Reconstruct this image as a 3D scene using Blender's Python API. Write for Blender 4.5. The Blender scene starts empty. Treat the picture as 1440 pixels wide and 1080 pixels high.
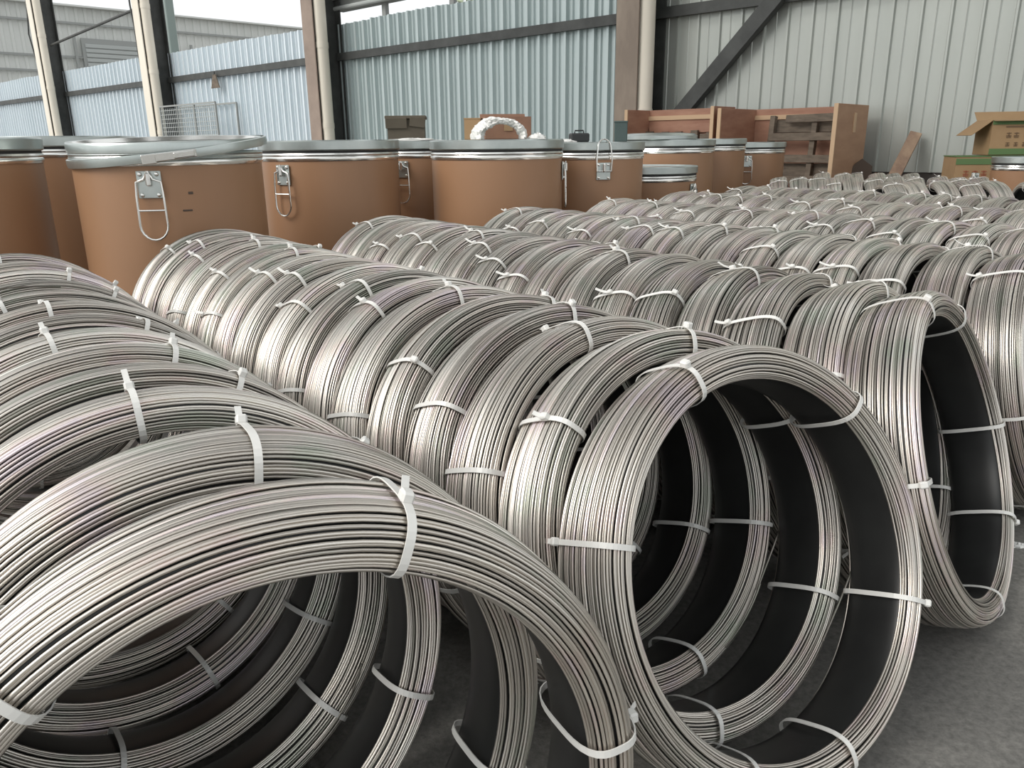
import bpy, math, random
import numpy as np
from mathutils import Matrix, Vector

PI = math.pi
C = bpy.context.scene.collection
random.seed(7)
scene = bpy.context.scene

# ------------------------------------------------------------------ camera
cam_d = bpy.data.cameras.new('camera')
cam_d.sensor_width = 36.0
cam_d.lens = 36.0 * 1100 / 1440
cam_d.clip_start = 0.02
cam_d.clip_end = 300
cam = bpy.data.objects.new('camera', cam_d)
C.objects.link(cam)
cam.matrix_world = (Matrix.Translation((0, 0, 1.0))
                    @ Matrix.Rotation(math.radians(90) - math.atan((540 - 201) / 1100), 4, 'X')
                    @ Matrix.Rotation(math.radians(-0.7), 4, 'Z'))
scene.camera = cam

# ------------------------------------------------------------------ world, sun, exposure
W = bpy.data.worlds.new('world')
scene.world = W
W.use_nodes = True
nt = W.node_tree
nt.nodes.clear()
wo = nt.nodes.new('ShaderNodeOutputWorld')
wb = nt.nodes.new('ShaderNodeBackground')
wb.inputs['Color'].default_value = (0.96, 0.99, 1.0, 1)
wb.inputs['Strength'].default_value = 1.08
nt.links.new(wb.outputs[0], wo.inputs[0])

sun_d = bpy.data.lights.new('sun', 'SUN')
sun_d.energy = 2.5
sun_d.angle = math.radians(35)
sun_d.color = (1.0, 0.97, 0.92)
sun = bpy.data.objects.new('sun', sun_d)
C.objects.link(sun)
sd = Vector((0.75, 0.42, -0.62))           # direction the light travels
sun.rotation_euler = sd.to_track_quat('-Z', 'Y').to_euler()

vs = scene.view_settings
vs.view_transform = 'Standard'
vs.look = 'None'
vs.gamma = 1
vs.exposure = 0.0
vs.use_curve_mapping = False


# ------------------------------------------------------------------ helpers
def link(o, parent=None, loc=None, rot=None):
    C.objects.link(o)
    if parent is not None:
        o.parent = parent
    if loc is not None:
        o.location = loc
    if rot is not None:
        o.rotation_euler = rot
    return o


def empty(name, loc=(0, 0, 0), rot=(0, 0, 0), label=None, cat=None, group=None):
    o = bpy.data.objects.new(name, None)
    o.empty_display_size = 0.1
    link(o, None, loc, rot)
    return tag(o, label, cat, group)


def tag(o, label=None, cat=None, group=None, kind=None):
    if label:
        o['label'] = label
    if cat:
        o['category'] = cat
    if group:
        o['group'] = group
    if kind:
        o['kind'] = kind
    return o


class MB:
    """collects shapes for one mesh"""

    def __init__(self):
        self.v = []
        self.f = []

    def add(self, vs, fs):
        n = len(self.v)
        self.v += [tuple(p) for p in vs]
        self.f += [tuple(i + n for i in q) for q in fs]
        return self

    def box(self, c, s, M=None, ch=0.0):
        """box with centre c and full size s, chamfered by ch"""
        hx, hy, hz = s[0] / 2, s[1] / 2, s[2] / 2
        if ch <= 0:
            vs = [Vector((sx * hx, sy * hy, sz * hz)) for sx in (-1, 1) for sy in (-1, 1) for sz in (-1, 1)]
            fs = [(0, 1, 3, 2), (4, 6, 7, 5), (0, 4, 5, 1), (2, 3, 7, 6), (0, 2, 6, 4), (1, 5, 7, 3)]
        else:
            vs, idx = [], {}
            for sx in (-1, 1):
                for sy in (-1, 1):
                    for sz in (-1, 1):
                        for a in range(3):
                            p = [sx * (hx - ch), sy * (hy - ch), sz * (hz - ch)]
                            p[a] = (sx * hx, sy * hy, sz * hz)[a]
                            idx[(sx, sy, sz, a)] = len(vs)
                            vs.append(Vector(p))
            fs = []
            cyc = [(-1, -1), (1, -1), (1, 1), (-1, 1)]

            def key(a, s, u, v):
                b, d = [(1, 2), (2, 0), (0, 1)][a]
                k = [0, 0, 0]
                k[a] = s
                k[b] = u
                k[d] = v
                return tuple(k)
            for a in range(3):
                for s in (-1, 1):
                    q = [idx[key(a, s, u, v) + (a,)] for u, v in cyc]
                    fs.append(q if s > 0 else q[::-1])
            for a in range(3):
                b, d = [(1, 2), (2, 0), (0, 1)][a]
                for u in (-1, 1):
                    for v in (-1, 1):
                        k0, k1 = key(a, -1, u, v), key(a, 1, u, v)
                        q = [idx[k0 + (b,)], idx[k1 + (b,)], idx[k1 + (d,)], idx[k0 + (d,)]]
                        fs.append(q if u * v < 0 else q[::-1])
            for sx in (-1, 1):
                for sy in (-1, 1):
                    for sz in (-1, 1):
                        q = [idx[(sx, sy, sz, a)] for a in range(3)]
                        fs.append(q if sx * sy * sz > 0 else q[::-1])
        T = Matrix.Translation(c) @ M.to_4x4() if M is not None else Matrix.Translation(c)
        return self.add([T @ p for p in vs], fs)

    def tube(self, pts, r, n=8, closed=False, cap=True):
        P = [Vector(p) for p in pts]
        m = len(P)
        rr = r if isinstance(r, (list, tuple)) else [r] * m
        up = None
        vs = []
        for i in range(m):
            if closed:
                t = P[(i + 1) % m] - P[i - 1]
            else:
                t = P[min(i + 1, m - 1)] - P[max(i - 1, 0)]
            t.normalize()
            if up is None:
                up = t.orthogonal().normalized()
            up = (up - t * up.dot(t))
            if up.length < 1e-6:
                up = t.orthogonal()
            up.normalize()
            w = t.cross(up)
            for k in range(n):
                a = 2 * PI * k / n
                vs.append(P[i] + (up * math.cos(a) + w * math.sin(a)) * rr[i])
        fs = []
        for i in range(m if closed else m - 1):
            j = (i + 1) % m
            for k in range(n):
                l = (k + 1) % n
                fs.append((i * n + k, i * n + l, j * n + l, j * n + k))
        if cap and not closed:
            fs.append(tuple(range(n))[::-1])
            fs.append(tuple((m - 1) * n + k for k in range(n)))
        return self.add(vs, fs)

    def lathe(self, prof, n=64, c=(0, 0, 0), closed=False):
        """prof: list of (r, z); r=0 makes a pole fan"""
        vs, rings = [], []
        for r, z in prof:
            if r < 1e-6:
                rings.append([len(vs)] * n)
                vs.append((c[0], c[1], c[2] + z))
            else:
                rings.append(list(range(len(vs), len(vs) + n)))
                vs += [(c[0] + r * math.cos(2 * PI * k / n), c[1] + r * math.sin(2 * PI * k / n), c[2] + z) for k in range(n)]
        fs = []
        m = len(prof)
        for i in range(m if closed else m - 1):
            A, B = rings[i], rings[(i + 1) % m]
            for k in range(n):
                l = (k + 1) % n
                q = []
                for x in (A[k], A[l], B[l], B[k]):
                    if x not in q:
                        q.append(x)
                if len(q) > 2:
                    fs.append(tuple(q))
        return self.add(vs, fs)

    def prism(self, poly, d, M):
        """polygon (x, y) extruded by d along z, placed by the 4x4 matrix M"""
        n = len(poly)
        vs = [M @ Vector((x, y, 0)) for x, y in poly] + [M @ Vector((x, y, d)) for x, y in poly]
        fs = [tuple(range(n))[::-1], tuple(range(n, 2 * n))]
        fs += [(i, (i + 1) % n, n + (i + 1) % n, n + i) for i in range(n)]
        return self.add(vs, fs)

    def mesh(self, name, mat, smooth=True, angle=35):
        me = bpy.data.meshes.new(name)
        me.from_pydata(self.v, [], self.f)
        me.materials.append(mat)
        if smooth:
            me.polygons.foreach_set('use_smooth', [True] * len(me.polygons))
            me.set_sharp_from_angle(angle=math.radians(angle))
        me.update()
        return me

    def build(self, name, mat, parent=None, loc=None, rot=None, smooth=True, angle=35):
        return link(bpy.data.objects.new(name, self.mesh(name, mat, smooth, angle)), parent, loc, rot)


# ------------------------------------------------------------------ materials
def mat(name, col, rough=0.6, metal=0.0, noise=None, bump=None, spec=0.5):
    """noise: (scale, strength, second colour, stretch xyz); bump: (scale, strength)"""
    m = bpy.data.materials.new(name)
    m.use_nodes = True
    t = m.node_tree
    b = t.nodes['Principled BSDF']
    b.inputs['Base Color'].default_value = (*col, 1)
    b.inputs['Roughness'].default_value = rough
    b.inputs['Metallic'].default_value = metal
    b.inputs['Specular IOR Level'].default_value = spec
    if noise or bump:
        tc = t.nodes.new('ShaderNodeTexCoord')
    if noise:
        sc, st, c2 = noise[:3]
        mp = t.nodes.new('ShaderNodeMapping')
        if len(noise) > 3:
            mp.inputs['Scale'].default_value = noise[3]
        oi = t.nodes.new('ShaderNodeObjectInfo')
        ad = t.nodes.new('ShaderNodeVectorMath')
        ad.operation = 'MULTIPLY_ADD'
        ad.inputs[1].default_value = (17, 23, 31)
        t.links.new(oi.outputs['Random'], ad.inputs[0])
        t.links.new(tc.outputs['Object'], ad.inputs[2])
        t.links.new(ad.outputs[0], mp.inputs['Vector'])
        nz = t.nodes.new('ShaderNodeTexNoise')
        nz.inputs['Scale'].default_value = sc
        nz.inputs['Detail'].default_value = 6
        nz.inputs['Roughness'].default_value = 0.6
        t.links.new(mp.outputs[0], nz.inputs['Vector'])
        rp = t.nodes.new('ShaderNodeValToRGB')
        rp.color_ramp.elements[0].position = 0.5 - 0.5 * (1 - st) * 0.5 - 0.02
        rp.color_ramp.elements[1].position = 0.75
        rp.color_ramp.elements[0].color = (*c2, 1)
        rp.color_ramp.elements[1].color = (*col, 1)
        t.links.new(nz.outputs['Fac'], rp.inputs['Fac'])
        t.links.new(rp.outputs['Color'], b.inputs['Base Color'])
    if bump:
        nb = t.nodes.new('ShaderNodeTexNoise')
        nb.inputs['Scale'].default_value = bump[0]
        nb.inputs['Detail'].default_value = 5
        t.links.new(tc.outputs['Object'], nb.inputs['Vector'])
        bp = t.nodes.new('ShaderNodeBump')
        bp.inputs['Strength'].default_value = bump[1]
        bp.inputs['Distance'].default_value = 0.01
        t.links.new(nb.outputs['Fac'], bp.inputs['Height'])
        t.links.new(bp.outputs[0], b.inputs['Normal'])
    return m


def wire_material():
    m = bpy.data.materials.new('steel_wire')
    m.use_nodes = True
    t = m.node_tree
    b = t.nodes['Principled BSDF']
    b.inputs['Metallic'].default_value = 0.85
    b.inputs['Roughness'].default_value = 0.32
    at = t.nodes.new('ShaderNodeAttribute')
    at.attribute_name = 'tint'
    oi = t.nodes.new('ShaderNodeObjectInfo')
    r1 = t.nodes.new('ShaderNodeValToRGB')           # brightness of each wire
    r1.color_ramp.elements[0].position = 0.0
    r1.color_ramp.elements[0].color = (0.26, 0.238, 0.213, 1)
    r1.color_ramp.elements[1].position = 1.0
    r1.color_ramp.elements[1].color = (0.96, 0.92, 0.865, 1)
    e = r1.color_ramp.elements.new(0.5)
    e.color = (0.66, 0.617, 0.568, 1)
    t.links.new(at.outputs['Fac'], r1.inputs['Fac'])
    # faint temper colours (green, rose, violet) in patches
    tc = t.nodes.new('ShaderNodeTexCoord')
    ad = t.nodes.new('ShaderNodeVectorMath')
    ad.operation = 'MULTIPLY_ADD'
    ad.inputs[1].default_value = (13, 29, 7)
    t.links.new(oi.outputs['Random'], ad.inputs[0])
    t.links.new(tc.outputs['Object'], ad.inputs[2])
    nz = t.nodes.new('ShaderNodeTexNoise')
    nz.inputs['Scale'].default_value = 8.0
    nz.inputs['Detail'].default_value = 3
    t.links.new(ad.outputs[0], nz.inputs['Vector'])
    am = t.nodes.new('ShaderNodeMath')
    am.operation = 'MULTIPLY_ADD'
    am.inputs[1].default_value = 0.22
    t.links.new(at.outputs['Fac'], am.inputs[0])
    t.links.new(nz.outputs['Fac'], am.inputs[2])
    r2 = t.nodes.new('ShaderNodeValToRGB')
    cr = r2.color_ramp
    cr.elements[0].position = 0.40
    cr.elements[0].color = (0.86, 0.95, 0.89, 1)
    cr.elements[1].position = 0.80
    cr.elements[1].color = (0.93, 0.87, 0.95, 1)
    for p, c in ((0.52, (1, 1, 1, 1)), (0.66, (1, 0.99, 0.96, 1)), (0.73, (1.0, 0.92, 0.92, 1))):
        e = cr.elements.new(p)
        e.color = c
    t.links.new(am.outputs[0], r2.inputs['Fac'])
    mx = t.nodes.new('ShaderNodeMix')
    mx.data_type = 'RGBA'
    mx.blend_type = 'MULTIPLY'
    mx.inputs['Factor'].default_value = 1.0
    t.links.new(r1.outputs['Color'], mx.inputs[6])
    t.links.new(r2.outputs['Color'], mx.inputs[7])
    # whole-coil variation
    mr = t.nodes.new('ShaderNodeMapRange')
    mr.inputs['To Min'].default_value = 0.84
    mr.inputs['To Max'].default_value = 1.05
    t.links.new(oi.outputs['Random'], mr.inputs['Value'])
    sc = t.nodes.new('ShaderNodeVectorMath')
    sc.operation = 'SCALE'
    t.links.new(mx.outputs[2], sc.inputs[0])
    t.links.new(mr.outputs['Result'], sc.inputs['Scale'])
    t.links.new(sc.outputs[0], b.inputs['Base Color'])
    return m


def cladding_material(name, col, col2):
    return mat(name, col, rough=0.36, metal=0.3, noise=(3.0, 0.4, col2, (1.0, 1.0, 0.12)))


M = {
    'wire': wire_material(),
    'core': mat('coil_inside_shade', (0.034, 0.035, 0.034), 0.38, 0.3, noise=(6, .5, (0.02, 0.02, 0.02))),  # near-black stands in for the shade between the wires and inside the coil
    'tie': mat('nylon_tie', (0.72, 0.71, 0.68), 0.38),
    'fibre': mat('brown_fibreboard', (0.335, 0.185, 0.102), 0.42, noise=(2.2, .4, (0.30, 0.163, 0.088), (1, 1, .35))),
    'galv': mat('galvanised_steel', (0.56, 0.60, 0.58), 0.30, 0.85, noise=(5, .5, (0.42, 0.46, 0.45))),
    'chrome': mat('bright_steel', (0.78, 0.77, 0.74), 0.2, 0.95),
    'darkgap': mat('gap_shade_black', (0.02, 0.02, 0.02), 0.7),
    'ply': mat('red_brown_plywood', (0.43, 0.24, 0.16), 0.6, noise=(4, .5, (0.30, 0.145, 0.095), (.6, .6, 2.2))),
    'plytan': mat('tan_plywood', (0.46, 0.28, 0.175), 0.6, noise=(4, .5, (0.38, 0.22, 0.135), (.6, .6, 2.2))),
    'plyedge': mat('plywood_edge', (0.55, 0.38, 0.24), 0.7),
    'oldwood': mat('weathered_wood', (0.21, 0.165, 0.125), 0.85, noise=(7, .5, (0.11, 0.087, 0.066), (1, 1, 4))),
    'plank': mat('plank_wood', (0.42, 0.30, 0.20), 0.75, noise=(6, .5, (0.22, 0.14, 0.10), (1, 1, .3))),
    'card': mat('cardboard', (0.36, 0.235, 0.125), 0.8, noise=(4, .5, (0.31, 0.195, 0.10))),
    'carddark': mat('olive_cardboard', (0.115, 0.098, 0.072), 0.8, noise=(5, .5, (0.085, 0.07, 0.05))),
    'cardred': mat('reddish_cardboard', (0.30, 0.16, 0.10), 0.8, noise=(5, .5, (0.22, 0.12, 0.08))),
    'green': mat('green_print', (0.10, 0.17, 0.065), 0.8),
    'redprint': mat('red_print', (0.33, 0.11, 0.06), 0.8),
    'brownprint': mat('brown_print', (0.16, 0.10, 0.055), 0.8),
    'black': mat('black_plastic', (0.02, 0.021, 0.022), 0.5),
    'teal': mat('dark_teal_paint', (0.05, 0.075, 0.072), 0.6),
    'film': mat('white_plastic_film', (0.80, 0.79, 0.76), 0.35, bump=(60, .6)),
    'steel': mat('dark_painted_steel', (0.075, 0.078, 0.074), 0.55, noise=(4, .5, (0.04, 0.042, 0.04))),
    'rust': mat('brown_grey_primer', (0.33, 0.27, 0.215), 0.7, noise=(3, .6, (0.22, 0.175, 0.14), (1, 1, .4))),
    'rosy': mat('rosy_primer', (0.35, 0.27, 0.22), 0.7, noise=(3, .6, (0.26, 0.20, 0.165))),
    'pipe': mat('ivory_pvc', (0.80, 0.74, 0.63), 0.4, noise=(2, .5, (0.70, 0.64, 0.54), (1, 1, .25))),
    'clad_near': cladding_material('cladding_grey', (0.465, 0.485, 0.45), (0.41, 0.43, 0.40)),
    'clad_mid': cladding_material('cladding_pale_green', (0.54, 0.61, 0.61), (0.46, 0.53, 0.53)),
    'clad_lit': cladding_material('cladding_blue_lit', (0.74, 0.80, 0.84), (0.65, 0.72, 0.76)),  # stronger light on the far bays is painted in as a paler blue
    'clad_out': mat('outside_cladding', (0.66, 0.67, 0.645), 0.6, 0, noise=(.4, .5, (0.58, 0.59, 0.565))),
    'outgirt': mat('outside_girt', (0.30, 0.31, 0.30), 0.7),
    'greenpost': mat('green_grey_post', (0.24, 0.29, 0.27), 0.6),
    'shutter': mat('shutter_grey', (0.40, 0.42, 0.41), 0.5),
    'plinth': mat('dark_plinth', (0.07, 0.06, 0.055), 0.9, bump=(20, .5)),
    'roof': mat('roof_sheet', (0.30, 0.31, 0.31), 0.6, 0.2),
    'brass': mat('dull_brass', (0.36, 0.32, 0.2), 0.5, .4),
    'leaf': mat('pale_leaf', (0.40, 0.45, 0.33), 0.6),
    'scrap': mat('dark_scrap_board', (0.085, 0.06, 0.045), 0.85),
}


def floor_material():
    m = bpy.data.materials.new('worn_concrete')
    m.use_nodes = True
    t = m.node_tree
    b = t.nodes['Principled BSDF']
    tc = t.nodes.new('ShaderNodeTexCoord')
    n1 = t.nodes.new('ShaderNodeTexNoise')
    n1.inputs['Scale'].default_value = 1.3
    n1.inputs['Detail'].default_value = 8
    n1.inputs['Roughness'].default_value = 0.62
    n2 = t.nodes.new('ShaderNodeTexNoise')
    n2.inputs['Scale'].default_value = 70
    n2.inputs['Detail'].default_value = 6
    n2.inputs['Roughness'].default_value = 0.75
    for n in (n1, n2):
        t.links.new(tc.outputs['Object'], n.inputs['Vector'])
    r1 = t.nodes.new('ShaderNodeValToRGB')
    r1.color_ramp.elements[0].position = 0.38
    r1.color_ramp.elements[0].color = (0.15, 0.145, 0.135, 1)
    r1.color_ramp.elements[1].position = 0.68
    r1.color_ramp.elements[1].color = (0.33, 0.315, 0.285, 1)
    t.links.new(n1.outputs['Fac'], r1.inputs['Fac'])
    r2 = t.nodes.new('ShaderNodeValToRGB')
    r2.color_ramp.elements[0].position = 0.32
    r2.color_ramp.elements[0].color = (0.6, 0.6, 0.6, 1)
    r2.color_ramp.elements[1].position = 0.66
    r2.color_ramp.elements[1].color = (1.2, 1.2, 1.2, 1)
    t.links.new(n2.outputs['Fac'], r2.inputs['Fac'])
    mx = t.nodes.new('ShaderNodeMix')
    mx.data_type = 'RGBA'
    mx.blend_type = 'MULTIPLY'
    mx.inputs['Factor'].default_value = 1
    t.links.new(r1.outputs['Color'], mx.inputs[6])
    t.links.new(r2.outputs['Color'], mx.inputs[7])
    t.links.new(mx.outputs[2], b.inputs['Base Color'])
    b.inputs['Roughness'].default_value = 0.72
    bp = t.nodes.new('ShaderNodeBump')
    bp.inputs['Strength'].default_value = 0.5
    bp.inputs['Distance'].default_value = 0.004
    t.links.new(n2.outputs['Fac'], bp.inputs['Height'])
    t.links.new(bp.outputs[0], b.inputs['Normal'])
    return m


# ------------------------------------------------------------------ setting: floor, wall, roof
fl = MB().box((0, 15, -0.05), (90, 90, 0.1)).build('floor', floor_material(), smooth=False)
tag(fl, kind='structure')

WD = Vector((-0.7313, 0.6820, 0)).normalized()      # along the wall, receding
WN = Vector((-0.6820, -0.7313, 0)).normalized()     # into the hall
W0 = Vector((4.46, 8.9, 0))
WROT = math.atan2(WD.y, WD.x)


def wp(t, nrm=0.0, z=0.0):
    p = W0 + WD * t + WN * nrm
    return Vector((p.x, p.y, z))


# wall frame: local x along the wall, local y into the hall, z up
def wmat(t, nrm=0.0, z=0.0):
    X, Z = WD, Vector((0, 0, 1))
    Y = Z.cross(X)                                   # points into the hall
    Mx = Matrix((X, Y, Z)).transposed().to_4x4()
    Mx.translation = wp(t, nrm, z)
    return Mx


T_COL = [-3.8, 3.40, 10.45, 17.55, 24.7]
Z_GIRT, Z_TOP = 2.58, 3.16


def rib_profile(n, pitch, depth, flat=False):
    """polyline (x, y) of a trapezoid-ribbed sheet; ribs stand towards the hall (+y)"""
    pts = []
    for i in range(n):
        x = i * pitch
        if flat:
            pts += [(x, 0), (x + pitch * .40, 0), (x + pitch * .43, depth * .22), (x + pitch * .46, 0), (x + pitch * .84, 0),
                    (x + pitch * .88, depth), (x + pitch * .95, depth), (x + pitch * .985, 0)]
        else:
            pts += [(x, 0), (x + pitch * 0.34, 0), (x + pitch * 0.40, depth * .5), (x + pitch * .46, 0),
                    (x + pitch * 0.72, 0), (x + pitch * 0.78, depth), (x + pitch * 0.94, depth)]
    pts.append((n * pitch, 0))
    return pts


def sheet_mesh(name, m, n, pitch, depth, z0, z1, flat=False):
    pr = rib_profile(n, pitch, depth, flat)
    k = len(pr)
    th = 0.004
    vs = [(x, y, z) for z in (z0, z1) for x, y in pr] + [(x, y - th, z) for z in (z0, z1) for x, y in pr]
    fs = []
    for i in range(k - 1):
        fs.append((i, i + 1, k + i + 1, k + i))
        fs.append((2 * k + i, 3 * k + i, 3 * k + i + 1, 2 * k + i + 1))
        fs.append((k + i, k + i + 1, 3 * k + i + 1, 3 * k + i))
    b = MB()
    b.add(vs, fs)
    return b.mesh(name, m, smooth=False)


wall = MB()
Mw = wmat(-6)
wall.box((22, -0.11, 0.33), (44, 0.2, 0.66))
wall_o = wall.build('wall_back', M['plinth'], smooth=False)
wall_o.matrix_world = Mw
tag(wall_o, kind='structure')
PITCH = 0.26
bays = [(-6.0, 3.38, 'clad_near', 7.2), (3.46, 10.4, 'clad_mid', Z_TOP), (10.5, 17.5, 'clad_lit', Z_TOP + .03),
        (17.6, 24.65, 'clad_lit', Z_TOP + .08), (24.75, 37.5, 'clad_lit', Z_TOP + .11)]
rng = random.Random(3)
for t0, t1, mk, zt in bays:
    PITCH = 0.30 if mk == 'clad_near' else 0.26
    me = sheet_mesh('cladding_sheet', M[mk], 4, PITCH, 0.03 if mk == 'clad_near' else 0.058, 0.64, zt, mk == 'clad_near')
    n = math.ceil((t1 - t0) / (4 * PITCH))
    step = (t1 - t0) / n
    for i in range(n):
        o = bpy.data.objects.new('cladding_sheet', me)
        link(o, wall_o)
        o.location = (t0 + 6 + i * step, 0.0 + rng.uniform(-.005, .005) + (i % 2) * 0.008, rng.uniform(-.012, .012) if zt < 5 else 0)
        o.scale = (step / (4 * PITCH) * 1.004, 1, 1)
    # girt: a dark C rail in front of the sheets
    g = MB()
    L = t1 - t0
    for zc in ([Z_GIRT] if zt < 5 else [Z_GIRT, 4.6]):
        g.box((t0 + 6 + L / 2, 0.125, zc), (L, 0.006, 0.13))
        g.box((t0 + 6 + L / 2, 0.095, zc + 0.062), (L, 0.06, 0.006))
        g.box((t0 + 6 + L / 2, 0.095, zc - 0.062), (L, 0.06, 0.006))
    g.build('girt', M['steel'], wall_o, smooth=False)

# steel columns with rain pipes
col_lab = ['steel wall column out beyond the plywood crates', 'brown grey steel column rising behind the left plywood crate',
           'rust brown steel column between the pale green and the bright-lit blue cladding',
           'steel column with shade-dark web standing beside the wire mesh cage',
           'steel column with shade-dark web at the far left end, past the mesh cage column']
pipe_lab = ['ivory rain pipe beyond the crates', 'ivory rain pipe standing against the column behind the plywood crates',
            'ivory rain pipe on the rust brown column past the olive carton',
            'ivory rain pipe on the column beside the wire mesh cage', 'ivory rain pipe on the far left column']
for i, tc_ in enumerate(T_COL):
    if i == 0:
        continue
    root = empty('steel_column', wp(tc_, 0.05), (0, 0, WROT), col_lab[i], 'column', 'steel wall columns')
    H = 7.2
    fm = {1: M['rust'], 2: M['rosy']}.get(i, M['pipe'])  # far flanges take the pipe ivory, paler for the light on them
    MB().box((0.02, 0.60, H / 2), (0.34, 0.02, H)).build('front_flange', fm, root, smooth=False)
    MB().box((0.02, 0.30, H / 2), (0.012, 0.59, H)).build('web', M['steel'], root, smooth=False)  # web and rear flange coloured dark for the shade they stand in
    MB().box((0.02, -0.005, H / 2), (0.34, 0.02, H)).build('rear_flange', M['steel'], root, smooth=False)
    MB().box((0.02, 0.30, 0.01), (0.44, 0.72, 0.02)).build('base_plate', M['steel'], root, smooth=False)
    pr = empty('rain_pipe', wp(tc_ - 0.16, 0.50), (0, 0, WROT), pipe_lab[i], 'pipe', 'ivory rain pipes')
    MB().tube([(0, 0, 0.0), (0, 0, H)], 0.11, 20).build('pipe_run', M['pipe'], pr)
    for zc in (1.35, 2.75, 4.2):
        MB().tube([(0, 0, zc - 0.05), (0, 0, zc + 0.05)], 0.117, 20).build('pipe_collar', M['pipe'], pr)

# diagonal brace in the right bay
br = empty('wall_brace', wp(2.88, 0.20, 0.0), (0, 0, WROT), 'dark diagonal steel brace crossing the grey cladding above the crates', 'brace')
p0, p1 = Vector((0.62, 0, 0.72)), Vector((-2.6, 0, 4.02))
d = (p1 - p0).normalized()
q = d.to_track_quat('X', 'Y').to_matrix()
nrm_ = Vector((d.z, 0, -d.x))
L = (p1 - p0).length
Bm = Matrix((d, Vector((0, 1, 0)), nrm_)).transposed()
MB().box((p0 + p1) / 2, (L, 0.012, 0.18), Bm).build('brace_plate', M['steel'], br, smooth=False)
MB().box((p0 + p1) / 2 + nrm_ * 0.084 + Vector((0, -0.06, 0)), (L, 0.12, 0.012), Bm).build('brace_lip', M['steel'], br, smooth=False)
MB().box((p0 + p1) / 2 - nrm_ * 0.084 + Vector((0, -0.06, 0)), (L, 0.12, 0.012), Bm).build('brace_lip', M['steel'], br, smooth=False)
MB().box(p0 + Vector((0.0, 0.02, 0.0)), (0.4, 0.02, 0.34)).build('gusset_plate', M['steel'], br, smooth=False)

# eave beam over the pale green cladding
eb = empty('eave_beam', wp(3.2, -0.10), (0, 0, WROT), 'grey eave beam with pipes running above the pale green cladding', 'beam')
MB().box((3.9, 0, 3.52), (6.8, 0.16, 0.26)).build('beam', M['outgirt'], eb, smooth=False)
for k, (z, y) in enumerate(((3.42, 0.14), (3.60, 0.17))):
    MB().tube([(0.5, y, z), (7.3, y, z)], 0.04, 10).build('pipe_run', M['shutter'], eb)
for x in (1.6, 4.2, 5.95):
    MB().box((x, 0, 3.28), (0.10, 0.08, 0.30)).build('stub_post', M['outgirt'], eb, smooth=False)

# unseen roof over the bays nearest us, added to shape the daylight
rf = MB()
for y0, y1 in ((0.0, 1.8), (5.2, 6.7), (7.3, 8.7), (9.3, 10.2)):       # strips left open so daylight reaches the far coils
    rf.box((2.0, (y0 + y1) / 2, 7.25), (19, y1 - y0, 0.06))
rfo = rf.build('added_roof', M['roof'], smooth=False)
rfo.matrix_world = wmat(0)
tag(rfo, kind='structure')

# ------------------------------------------------------------------ building across the yard
ob = empty('warehouse', (-23.5, 40, 0), (0, 0, 0), 'pale grey corrugated warehouse across the yard beyond the low fence wall', 'building')
a_, b_ = Vector((-27.5, 36.1, 0)), Vector((-8.5, 54.4, 0))
dv = (b_ - a_).normalized()
ang = math.atan2(dv.y, dv.x)
ob.location = a_
ob.rotation_euler = (0, 0, ang)
Lb = (b_ - a_).length
pr = []
for i in range(int(Lb / 0.42)):
    pr += [(i * .42, 0), (i * .42 + .24, 0), (i * .42 + .27, -.05), (i * .42 + .39, -.05)]
vs = [(x, y, z) for z in (0, 7.6) for x, y in pr]
k = len(pr)
MB().add(vs, [(i, i + 1, k + i + 1, k + i) for i in range(k - 1)]).build('cladding', M['clad_out'], ob, smooth=False)
for z in (6.85, 5.3, 4.6):
    MB().box((Lb / 2, -0.16, z), (Lb, 0.08, 0.10)).build('girt', M['outgirt'], ob, smooth=False)
MB().box((Lb / 2, -0.16, 7.63), (Lb, 0.4, 0.08)).build('eave_trim', M['clad_out'], ob, smooth=False)
sh = MB().box((11.0, -0.20, 3.1), (4.6, 0.10, 6.2)).build('shutter_frame', M['outgirt'], ob, smooth=False)
for i in range(16):
    MB().box((11.0, -0.27, 2.55 + i * 0.22), (4.3, 0.05, 0.18), None, 0.02).build('shutter_slat', M['shutter'], sh, smooth=False)
for x in (8.4, 14.2, 18.5):
    MB().box((x, -0.24, 5.4), (0.12, 0.1, 1.7)).build('bracket_post', M['outgirt'], ob, smooth=False)


def wall_line(name, pts, r, m, label, cat):
    o = MB().tube(pts, r, 8).build(name, m)
    return tag(o, label, cat)


# green post and guy rods beyond the fence wall
gp = empty('yard_post', wp(24.0, -3.2), (0, 0, WROT), 'greenish post in the yard behind the bright-lit blue fence wall', 'post')
MB().box((0, 0, 2.9), (0.28, 0.28, 5.8), None, .02).build('shaft', M['greenpost'], gp, smooth=False)
MB().box((0, 0, 0.03), (0.5, 0.5, 0.06)).build('foot_plate', M['greenpost'], gp, smooth=False)
P1, P2 = wp(24.5, 0.30, 3.95), wp(17.75, 0.30, 4.3)
wall_line('tie_rod', [P1, P2], 0.035, M['steel'], 'thin grey rod slung between the two far steel columns', 'rod')
cab = [wp(25.3, 0.5, 5.6), wp(25.25, 0.55, 4.9), wp(25.3, 0.6, 4.3), wp(25.2, 0.55, 3.6), wp(25.15, 0.5, 3.2)]
wall_line('hanging_cable', cab, 0.022, M['steel'], 'dark cable drooping along the far left column', 'cable')
cab = [wp(18.2, 0.5, 4.75), wp(18.15, 0.52, 4.3), wp(18.0, 0.55, 3.8), wp(18.1, 0.5, 3.2), wp(18.15, 0.45, 2.7)]
wall_line('hanging_cable', cab, 0.022, M['steel'], 'dark cable drooping along the column beside the mesh cage', 'cable')

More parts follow.
